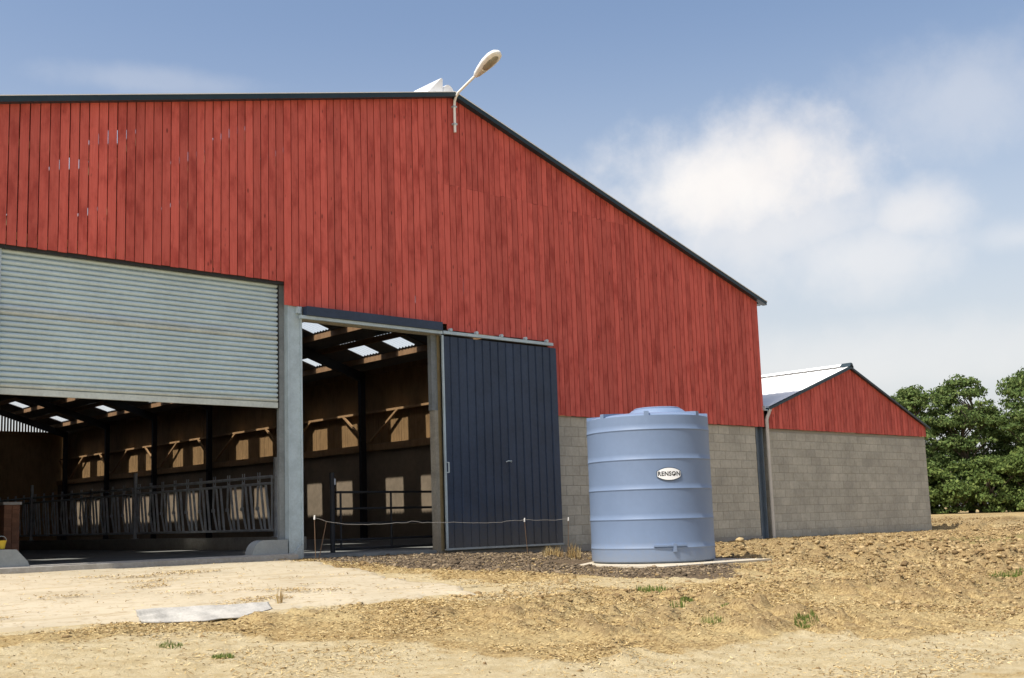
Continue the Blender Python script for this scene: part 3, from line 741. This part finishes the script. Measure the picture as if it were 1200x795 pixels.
# label
LU, LZ, LW, LH = .355, 1.315, .225, .118
def label_shape(sc, off, mat, name, thick=.003):
    """barrel-sided badge: straight ends, bowed top and bottom"""
    mb = MB(); n_ = 28
    hw, he, hc = LW*sc[0], LH*.42*sc[1], LH*sc[1]
    for i in range(n_+1):
        q = -1+2*i/n_; h = he+(hc-he)*(1-abs(q)**2.2)
        for zz in (-h, h):
            for of in (off, off+thick): mb.v.append(on_tank(LU+q*hw, LZ+zz, of))
    for i in range(n_):
        a, b = 4*i, 4*(i+1)
        mb.f += [(a+1, b+1, b+3, a+3), (a, a+1, a+3, a+2)[::-1] if i == 0 else (a, b, b+1, a+1), (a+2, a+3, b+3, b+2)]
    return mb.build(name, mat, parent=lab_parent)
lab_parent = tank
lab = label_shape((1, 1), .002, 'label_navy', 'label')
lab_parent = lab
label_shape((.945, .90), .006, 'label_white', 'label_face')
def text_mesh(txt, size, bold=True):
    cu = bpy.data.curves.new('text', 'FONT'); cu.body = txt; cu.size = size; cu.align_x = 'CENTER'; cu.align_y = 'CENTER'
    cu.offset = .0035; cu.resolution_u = 4; cu.space_character = 1.08
    ob = bpy.data.objects.new('text', cu); COL.objects.link(ob)
    me_ = bpy.data.meshes.new_from_object(ob.evaluated_get(bpy.context.evaluated_depsgraph_get()))
    vs = [tuple(v.co) for v in me_.vertices]; fs = [tuple(p.vertices) for p in me_.polygons]
    bpy.data.objects.remove(ob); bpy.data.meshes.remove(me_); return vs, fs
vs, fs = text_mesh('RENSON', .108)
mb = MB(); mb.add([on_tank(LU+v[0]*.93, LZ+v[1]*1.0, .0105) for v in vs], fs); mb.build('lettering', 'label_ink', lab)
# the dark drop inside the O
ox = .098; mb = MB(); c0 = [(ox*.93+.017*math.cos(t), -.012+.017*math.sin(t)) for t in [2*math.pi*k/14 for k in range(14)]]
mb.add([on_tank(LU+a_, LZ+b_, .0115) for a_, b_ in c0], [tuple(range(14))]); mb.build('emblem', 'label_ink', lab)

# ------------------------------------------------------------------ inside the barn: feed barriers, gate, pier, bucket
kerb = tag(MB().box(13.92, 14.20, 4.6, 40, .045, .34).build('feed_kerb', 'concrete'), 'long low concrete kerb below the feed barriers in the barn', 'kerb')
for yp, lb in ((5.68, 'upright steel post ending the feed barrier row beside the galvanised door post'), (13.3, 'second upright steel post of the feed barrier row, after the well-lit barrier'),
               (21.4, 'third upright steel post of the feed barrier row deep in the barn'), (29.6, 'last upright steel post of the feed barrier row in the dark')):
    p = thing('barrier_post', lb, 'post', (14.06, yp, .34), 'feed barrier posts')
    MB().box(14.02, 14.10, yp-.04, yp+.04, .341, 2.2).build('shaft', 'barrier', p)
    MB().box(13.98, 14.14, yp-.07, yp+.07, .3405, .352).build('foot_plate', 'barrier', p)
    MB().box(14.0, 14.12, yp-.055, yp+.055, 1.70, 1.76).build('clamp', 'barrier', p)
    MB().box(14.0, 14.12, yp-.055, yp+.055, .47, .53).build('clamp', 'barrier', p)
def feed_barrier(y0, y1, lab):
    t_ = thing('feed_barrier', lab, 'feed barrier', (14.06, y0, .34), 'feed barriers on the kerb')
    def tb(p, q, r, name='bar', par=None): return MB().tube([p, q], r, 6).build(name, 'barrier', par or t_, smooth=True)
    tb((14.06, y0, 1.76), (14.06, y1, 1.76), .040, 'top_rail'); tb((14.06, y0, 1.60), (14.06, y1, 1.60), .036, 'top_rail'); tb((14.06, y0, .50), (14.06, y1, .50), .034, 'bottom_rail')
    n_ = int((y1-y0)/.72); st = (y1-y0)/n_
    for k in range(n_):
        yy = y0+k*st+.10
        tb((14.06, yy, .50), (14.06, yy+.20, 1.60), .033); tb((14.06, yy+.22, .50), (14.06, yy+.42, 1.60), .033)
        tb((14.06, yy+.36, .50), (14.06, yy+.58, 1.05), .029); tb((14.06, yy+.58, 1.05), (14.06, yy+.54, 1.68), .029)
        MB().box(14.05, 14.07, yy+.45, yy+.465, 1.56, 1.88).box(14.05, 14.07, yy+.55, yy+.565, 1.56, 1.88).build('latch', 'barrier', t_)
        MB().box(14.035, 14.085, yy+.53, yy+.63, .98, 1.06).build('joint_plate', 'barrier', t_)
    tb((14.06, y0+.01, .50), (14.06, y0+.01, 1.76), .026, 'end_bar'); tb((14.06, y1-.01, .50), (14.06, y1-.01, 1.76), .026, 'end_bar')
feed_barrier(5.85, 13.15, 'slanted-bar feed barrier between the door post and the second barrier post')
feed_barrier(13.45, 21.25, 'slanted-bar feed barrier further inside, behind the second barrier post')
feed_barrier(21.55, 29.45, 'slanted-bar feed barrier far inside the dark barn')
# tube gate behind the side opening
gate = thing('tube_gate', 'dark tubular cattle gate inside the side opening', 'gate', (12.82, 1.5, .04))
MB().tube([(12.82, 1.5, .042), (12.82, 1.5, 1.62)], .05, 10).build('gate_post', 'dark_steel', gate, smooth=True)
MB().box(12.80, 12.88, 1.46, 1.54, 1.38, 1.50).build('post_latch', 'barrier', gate)
for z in (1.23, .90, .60, .28, .10): MB().tube([(12.9, 1.5, z), (15.6, 1.5, z)], .024, 8).build('rail', 'dark_steel', gate, smooth=True)
for xx in (13.02, 14.28, 15.55): MB().tube([(xx, 1.5, .10), (xx, 1.5, 1.23)], .022, 8).build('upright', 'dark_steel', gate, smooth=True)
# brick pier at the left
pier = thing('brick_pier', 'short brown brick pier inside the barn behind the yellow bucket', 'pier', (7.05, 3.05, .04))
MB().box(6.92, 7.18, 2.95, 3.27, .041, 1.09).build('core', 'brick', pier)
bm1 = MB().box(0, .13, 0, .02, 0, .062).mesh('brick', M['brick'])
for r in range(14):
    for k in range(2): inst('brick', bm1, (6.91+k*.14, 2.932, .05+r*.074), pier)
MB().box(6.89, 7.21, 2.92, 3.29, 1.091, 1.14).build('cap', 'concrete', pier)
bk = thing('bucket', 'yellow plastic bucket on the concrete door guard', 'bucket', (5.93, .12, .36))
bz = .366
MB().lathe([(.048, bz), (.07, bz+.11), (.076, bz+.125), (.07, bz+.125), (.045, bz+.01)], 5.93, .12, 20).build('body', 'yellow', bk, smooth=40)
MB().tube([(5.93+.074*math.cos(t), .12, bz+.12+.07*math.sin(t)) for t in [math.pi*k/8 for k in range(9)]], .004, 5).build('handle', 'galv', bk, smooth=True)

# ------------------------------------------------------------------ wire fence in front of the sliding door
def stake(x, y, h, lean, lab, cap=True, mat='rust', par=None):
    z = gz(x, y)
    t_ = thing('fence_stake', lab, 'stake', (x, y, z))
    MB().tube([(x, y, z-.06), (x+lean[0], y+lean[1], z+h)], .007, 6).build('rod', mat, t_, smooth=True)
    if cap: MB().tube([(x+lean[0], y+lean[1], z+h-.04), (x+lean[0], y+lean[1]-.01, z+h+.035)], [.017, .013], 8).build('insulator', 'white', t_, smooth=True)
    return Vector((x+lean[0], y+lean[1], z+h))
t1 = stake(11.24, -.30, .74, (-.02, 0), 'thin upright wire stake with white insulator beside the galvanised post')
t1b = stake(11.32, -.26, .66, (.20, .03), 'thin slanting wire stake beside the galvanised post', False)
t2 = stake(16.30, -.45, .70, (-.05, .02), 'thin wire stake with white insulator before the navy sliding door')
t3 = stake(17.45, -.48, .72, (.04, 0), 'rusty wire stake with white insulator between navy door and tank')
pts = []
ways = [t1, Vector((11.6, -.31, .62)), Vector((13.0, -.36, .585)), Vector((13.35, -.37, .605)), Vector((14.5, -.40, .57)), t2, t3]
for a, b in zip(ways[:-1], ways[1:]):
    k_ = max(3, int((b-a).length/.12))
    for k in range(k_):
        f = k/k_; q = a.lerp(b, f); q.z += -.05*math.sin(math.pi*f)*min(1, (b-a).length/3)+RND.uniform(-.010, .010); pts.append(q)
pts.append(ways[-1])
tag(MB().tube(pts, .0045, 5).build('fence_wire', 'wire', smooth=True), 'loose pale wire strung between stakes across the sliding door', 'wire')

# torn grey sheet lying at the apron's edge
sx = np.linspace(0, 1, 60); sy = np.linspace(0, 1, 16)
SX, SY = np.meshgrid(sx, sy, indexing='ij')
A0, A1 = np.array([5.22, -6.22]), np.array([6.75, -6.28])
px_ = A0[0]+(A1[0]-A0[0])*SX; wdt = .06+.40*np.sin(np.pi*np.clip(SX*.93+.05, 0, 1))**.8
py_ = -6.10-SX*.10+.02*np.sin(9*SX)-wdt*(SY+.10*np.sin(23*SX)*SY)
pz_ = base_h(px_, py_)+.055+.05*(1-SY)**2+.022*(fbm(px_, py_, 5.0, 4)-.5)+.012*np.sin(SY*16+SX*5)*(1-SX)-.05*SY*(1-SX*.6)
i0, j0 = SX.shape; ii, jj = np.meshgrid(np.arange(i0-1), np.arange(j0-1), indexing='ij'); q0 = (ii*j0+jj).ravel()
ob = bpy.data.objects.new('torn_sheet', np_mesh('torn_sheet', np.stack([px_.ravel(), py_.ravel(), pz_.ravel()], 1), np.stack([q0, q0+j0, q0+j0+1, q0+1], 1), 'sheet'))
COL.objects.link(ob); tag(ob, 'torn weathered grey sheet lying at the edge of the apron', 'sheet')
md_ = ob.modifiers.new('thickness', 'SOLIDIFY'); md_.thickness = .012

# ------------------------------------------------------------------ litter on the ground: straw and clods
def scatter(n, x0, x1, y0, y1, keep):
    x = rng.uniform(x0, x1, n); y = rng.uniform(y0, y1, n)
    k = rng.random(n) < keep(x, y); return x[k], y[k]
def in_slab(x, y): return (np.abs(x-TX) < 1.72) & (np.abs(y-TY) < 1.72)
def on_apron(x, y): return (x < 10.7) & (y > -6.0)
def straw_keep(x, y):
    sand, soil, green, rough = masks(x, y)
    k = .18+.85*sstep(.40, .60, fbm(x+5, y+3, .8, 4))
    k = k*(1-.62*np.clip(sand, 0, 1))*(1-.75*soil)
    k = np.where(on_apron(x, y), .02+.75*sstep(.60, .72, fbm(x*.6, y*1.6, 1.2, 4)), k)
    return np.where(in_slab(x, y), .02, k)
near = lambda x, y: np.clip(14/np.maximum(np.hypot(x, y+17.5), 1), .25, 1.0)
x, y = scatter(620000, 3, 36, -13, -.1, lambda x, y: straw_keep(x, y)*near(x, y))
n = len(x); z = np.where(on_apron(x, y), base_h(x, y)+.024, ground_h(x, y))+rng.uniform(.002, .014, n)
z = np.where(in_slab(x, y), TZ, z)
a = rng.uniform(0, math.pi*2, n); L = rng.uniform(.012, .055, n); wd = rng.uniform(.0026, .0056, n)*(1+np.hypot(x, y+17.5)/16); tilt = rng.normal(0, .25, n)
dx, dy, dz = np.cos(a)*L*.5, np.sin(a)*L*.5, np.sin(tilt)*L*.5
ex, ey = -np.sin(a)*wd*.5, np.cos(a)*wd*.5; ez = rng.uniform(-.3, .3, n)*wd
Vs = np.stack([np.stack([x-dx-ex, y-dy-ey, z-dz-ez], 1), np.stack([x+dx-ex, y+dy-ey, z+dz-ez], 1), np.stack([x+dx+ex, y+dy+ey, z+dz+ez], 1), np.stack([x-dx+ex, y-dy+ey, z-dz+ez], 1)], 1).reshape(-1, 3)
ob = bpy.data.objects.new('straw_litter', np_mesh('straw_litter', Vs, np.arange(4*n).reshape(-1, 4), 'straw', dict(tone=np.repeat(rng.random(n), 4)), False))
COL.objects.link(ob); tag(stuff(ob), 'dry straw litter strewn over the yard', 'straw')

phi = (1+5**.5)/2
ICO_V = np.array([(-1, phi, 0), (1, phi, 0), (-1, -phi, 0), (1, -phi, 0), (0, -1, phi), (0, 1, phi), (0, -1, -phi), (0, 1, -phi), (phi, 0, -1), (phi, 0, 1), (-phi, 0, -1), (-phi, 0, 1)])/math.hypot(1, phi)
ICO_F = np.array([(0, 11, 5), (0, 5, 1), (0, 1, 7), (0, 7, 10), (0, 10, 11), (1, 5, 9), (5, 11, 4), (11, 10, 2), (10, 7, 6), (7, 1, 8), (3, 9, 4), (3, 4, 2), (3, 2, 6), (3, 6, 8), (3, 8, 9), (4, 9, 5), (2, 4, 11), (6, 2, 10), (8, 6, 7), (9, 8, 1)])
def lumps(name, x, y, size, mat, lab, cat):
    n = len(x); z = ground_h(x, y)
    P = ICO_V[None]*(1+rng.uniform(-.5, .5, (n, 12, 1)))
    P = P*np.stack([rng.uniform(.8, 1.5, n), rng.uniform(.8, 1.3, n), rng.uniform(.45, .85, n)], 1)[:, None, :]*size[:, None, None]
    a = rng.uniform(0, 6.28, n); c_, s_ = np.cos(a)[:, None], np.sin(a)[:, None]
    Q = np.stack([P[..., 0]*c_-P[..., 1]*s_+x[:, None], P[..., 0]*s_+P[..., 1]*c_+y[:, None], P[..., 2]+(z+size*.10)[:, None]], 2).reshape(-1, 3)
    Fz = (ICO_F[None]+12*np.arange(n)[:, None, None]).reshape(-1, 3)
    ob = bpy.data.objects.new(name, np_mesh(name, Q, Fz, mat, dict(tone=np.repeat(rng.random(n), 12)), False)); COL.objects.link(ob)
    return tag(stuff(ob), lab, cat)
def clod_keep(x, y):
    sand, soil, green, rough = masks(x, y)
    k = (sstep(.45, .60, fbm(x+40, y, .9, 4))+.35*sstep(14, 20, x))*(1-.9*np.clip(sand, 0, 1))*(1-soil)+.03
    return np.where(on_apron(x, y) | in_slab(x, y), 0, k)
x, y = scatter(130000, 4, 46, -12.5, 6, lambda x, y: clod_keep(x, y)*((y < -.12) | (x > 34.5))); 
lumps('earth_clods', x, y, np.clip(rng.lognormal(-4.15, .5, len(x))*(1+.8*sstep(16, 26, x)), .006, .065)*np.where((np.hypot(x, y+17.5) < 14) | (y > -1.2), .5, 1.0), 'clod', 'light brown clods of dry earth lying over the yard', 'earth')
x, y = scatter(26000, 11, 20, -6.2, -.12, lambda x, y: np.where(in_slab(x, y) | on_apron(x, y), 0, masks(x, y)[1]))
lumps('dark_clods', x, y, np.clip(rng.lognormal(-4.2, .45, len(x)), .006, .04), 'soil_clod', 'dark crumbly soil along the barn foot and tank slab', 'soil')

# ------------------------------------------------------------------ tufts
def blades(mb_list, cx, cy, n, spread, h, wid, stiff=.5):
    V_, F_, T_ = mb_list
    for i in range(n):
        a = RND.uniform(0, 6.283); r = spread*math.sqrt(RND.random()); x = cx+r*math.cos(a); y = cy+r*math.sin(a); z = gz(x, y)-.01
        b = RND.uniform(0, 6.283); hh = h*RND.uniform(.5, 1.1); ln = hh*RND.uniform(.1, stiff); w_ = wid*RND.uniform(.7, 1.3)
        e = (-math.sin(b)*w_, math.cos(b)*w_); o = len(V_)
        V_ += [(x-e[0], y-e[1], z), (x+e[0], y+e[1], z), (x+math.cos(b)*ln*.4+e[0]*.7, y+math.sin(b)*ln*.4+e[1]*.7, z+hh*.6), (x+math.cos(b)*ln*.4-e[0]*.7, y+math.sin(b)*ln*.4-e[1]*.7, z+hh*.6), (x+math.cos(b)*ln, y+math.sin(b)*ln, z+hh)]
        F_ += [(o, o+1, o+2, o+3), (o+3, o+2, o+4)]; T_ += [RND.random()]*5
def tuft(name, lab, cat, cx, cy, n, spread, h, wid, mat, group=None):
    L_ = ([], [], []); blades(L_, cx, cy, n, spread, h, wid); me = bpy.data.meshes.new(name)
    z = gz(cx, cy); me.from_pydata([(a-cx, b-cy, c-z) for a, b, c in L_[0]], [], L_[1]); at = me.attributes.new('tone', 'FLOAT', 'POINT'); at.data.foreach_set('value', L_[2])
    me.materials.append(M[mat]); ob = bpy.data.objects.new(name, me); ob.location = (cx, cy, z); COL.objects.link(ob); return tag(ob, lab, cat, group)
def gp_at(px, py):
    d = r2*((px-549.1)/1327.71)+u2*(-(py-431.4)/1327.71)+fw; t_ = 2.0
    for i in range(4000):
        q = CAM_POS+d*t_
        if q.z < float(base_h(np.array([q.x]), np.array([q.y]))[0])+.02: return q
        t_ += .01
    return q
for (px, py, n_, sp, hh, lab) in ((765, 694, 150, .24, .10, 'bright green grass tuft in the straw before the tank slab'),
        (790, 722, 60, .13, .11, 'small green grass tuft with upright blades on the sandy ground'),
        (835, 732, 70, .12, .10, 'small round green grass tuft beside the sandy track'),
        (805, 706, 140, .08, .06, 'sparse low grass tuft close to the bright green one'),
        (945, 735, 260, .13, .06, 'low yellowish grass patch on the straw ground'),
        (1185, 678, 420, .36, .09, 'wide green grass patch at the rough strip right of the annex'),
        (855, 712, 80, .10, .05, 'thin yellow-green grass tuft among the straw'),
        (262, 770, 230, .10, .05, 'low dull green tuft in the litter below the grey sheet'),
        (200, 757, 110, .12, .05, 'dull green tuft by the pale sandy path')):
    q = gp_at(px, py); tuft('grass_tuft', lab, 'grass', q.x, q.y, n_, sp, hh, .004*max(1, (q-CAM_POS).length/11), 'grass')
for (px, py, n_, sp, hh, lab) in ((648, 652, 160, .22, .22, 'dry yellow weed clump at the foot of the navy sliding door'),
        (672, 653, 90, .14, .34, 'tall dry brown weed against the block wall beside the tank'),
        (327, 706, 22, .05, .24, 'thin dry weed stalks standing on the apron edge'),
        (282, 716, 16, .05, .15, 'few dry stalks standing behind the grey sheet'),
        (545, 655, 60, .5, .06, 'scattered dry weeds along the concrete pier')):
    q = gp_at(px, py); q.y = min(q.y, -.25); tuft('dry_weed', lab, 'weed', q.x, q.y, n_, sp, hh, .005, 'dry')

# ------------------------------------------------------------------ trees
def leaf_cloud(centres, radii, per, size, seed):
    r = np.random.default_rng(seed); V_ = []; T_ = []
    for c, R_ in zip(centres, radii):
        n = int(per*(R_/.9)**2)
        d_ = r.normal(size=(n, 3)); d_ /= np.linalg.norm(d_, axis=1)[:, None]
        d_[:, 2] = np.where(d_[:, 2] < -.35, -d_[:, 2]*.4, d_[:, 2])
        p = np.array(c)+d_*(R_*r.uniform(.45, 1.08, n)**.6)[:, None]*np.array([1, 1, .72])
        nr = d_+r.normal(scale=.55, size=(n, 3)); nr /= np.linalg.norm(nr, axis=1)[:, None]
        t1 = np.cross(nr, r.normal(size=(n, 3))); t1 /= np.linalg.norm(t1, axis=1)[:, None]; t2 = np.cross(nr, t1)
        s = size*r.uniform(.6, 1.35, n)[:, None]
        V_.append(np.stack([p-t1*s, p-t2*s*.55, p+t1*s, p+t2*s*.55], 1).reshape(-1, 3)); T_.append(np.repeat(np.clip(r.normal(.5, .25, n), 0, 1), 4))
    V_ = np.concatenate(V_); T_ = np.concatenate(T_); return V_, np.arange(len(V_)).reshape(-1, 4), T_
def make_tree(seed, H, Wd, trunk_h, mat='leaf', clumps=105):
    r = random.Random(seed); mb = MB()
    bend = [(r.uniform(-.15, .15)*k, r.uniform(-.15, .15)*k, H*.80*k/5) for k in range(6)]
    mb.tube(bend, [.26*(1-.85*k/5)*H/10 for k in range(6)], 7); cs = []; rs_ = []
    for i in range(clumps):
        f = r.random()**.8; zz = trunk_h+(H-trunk_h)*f
        prof_ = math.sin(math.pi*min(1, max(.0, (f*.86+.10))))**.6
        a = r.uniform(0, 6.283); rr = Wd*.5*prof_*math.sqrt(r.uniform(.12, 1.0))
        c = (rr*math.cos(a), rr*math.sin(a), zz-.15*rr); cs.append(c); rs_.append(r.uniform(.38, .95)*Wd/5.2)
        if i % 2 == 0:
            zb = max(trunk_h*.6, zz-rr*.9-.5); k = min(4.99, zb/(H*.80)*5); b0 = Vector(bend[int(k)]).lerp(Vector(bend[min(5, int(k)+1)]), k-int(k))
            mid = b0.lerp(Vector(c), .5)+Vector((0, 0, .15)); mb.tube([b0, mid, Vector(c)], [.07, .045, .012], 5, False)
    tm = mb.mesh('trunk', M['bark'], smooth=60)
    V_, F_, T_ = leaf_cloud(cs, rs_, 180, .13, seed)
    cm = np_mesh('crown', V_, F_, mat, dict(tone=T_), False)
    return tm, cm
PROTO = [make_tree(3, 9.9, 5.4, 1.2), make_tree(5, 9.4, 4.9, .8), make_tree(9, 10.3, 5.8, 1.2), make_tree(21, 4.4, 4.8, .1, 'leaf_b', 80), make_tree(33, 3.2, 4.2, .05, 'leaf_b', 70)]
def tree(k, x, y, s, rz, name, lab, grp):
    z = float(base_h(np.array([x]), np.array([y]))[0])
    t_ = thing(name, lab, 'tree' if name == 'tree' else 'bush', (x, y, z-.05), grp); t_.rotation_euler.z = rz; t_.scale = (s, s, s)
    for me_, nm in zip(PROTO[k], ('trunk', 'crown')):
        o_ = bpy.data.objects.new(nm, me_); COL.objects.link(o_); o_.parent = t_
G1 = 'trees standing in the wood edge'; G2 = 'bushes along the wood edge'
for k, x, y, s, rz, lab in ((0, 81.6, 25.2, .97, .3, 'round-crowned leafy tree next to the annex corner, standing at the wood edge'),
        (2, 84.4, 22.6, .98, 1.9, 'tallest leafy tree in the middle of the wood edge'),
        (2, 86.2, 18.2, 1.0, 2.4, 'tall leafy tree beyond the sky gap in the wood edge'),
        (1, 84.2, 27.3, .80, 4.0, 'lower dense tree behind the tree next to the annex'),
        (0, 89.0, 24.0, .86, 5.0, 'dense tree in the second row behind the tallest tree'),
        (1, 86.8, 20.6, .60, .8, 'short leafy tree filling the sky gap in the wood edge'),
        (2, 91.5, 19.5, .84, 3.2, 'dense tree in the second row behind the sky gap'),
        (2, 88.5, 27.5, .72, 2.2, 'low dense tree in the third row behind the wood edge'),
        (0, 93.5, 22.5, .70, .9, 'low dense tree closing the wood behind the sky gap'),
        (0, 90.5, 14.6, 1.0, 1.2, 'leafy tree at the far end of the wood edge')):
    tree(k, x, y, s, rz, 'tree', lab, G1)
for k, x, y, s, rz, lab in ((3, 80.0, 25.0, 1.0, .4, 'dark leafy bush at the foot of the tree next to the annex'), (4, 81.6, 22.6, 1.05, 2.0, 'round bush below the tallest tree'),
        (3, 83.4, 20.6, .95, 3.1, 'yellow-green bush between the tallest tree and the sky gap'), (3, 84.8, 18.3, 1.05, 4.4, 'broad bush below the sky gap'), (4, 86.4, 16.2, 1.1, 5.2, 'bush at the foot of the tree beyond the sky gap'),
        (4, 79.8, 27.0, 1.1, 1.1, 'bush half hidden by the annex corner'), (3, 88.4, 13.6, 1.0, 2.6, 'bush at the far end of the wood edge')):
    tree(k, x, y, s, rz, 'bush', lab, G2)
for o_ in bpy.data.objects:
    if '_o' in o_: del o_['_o']
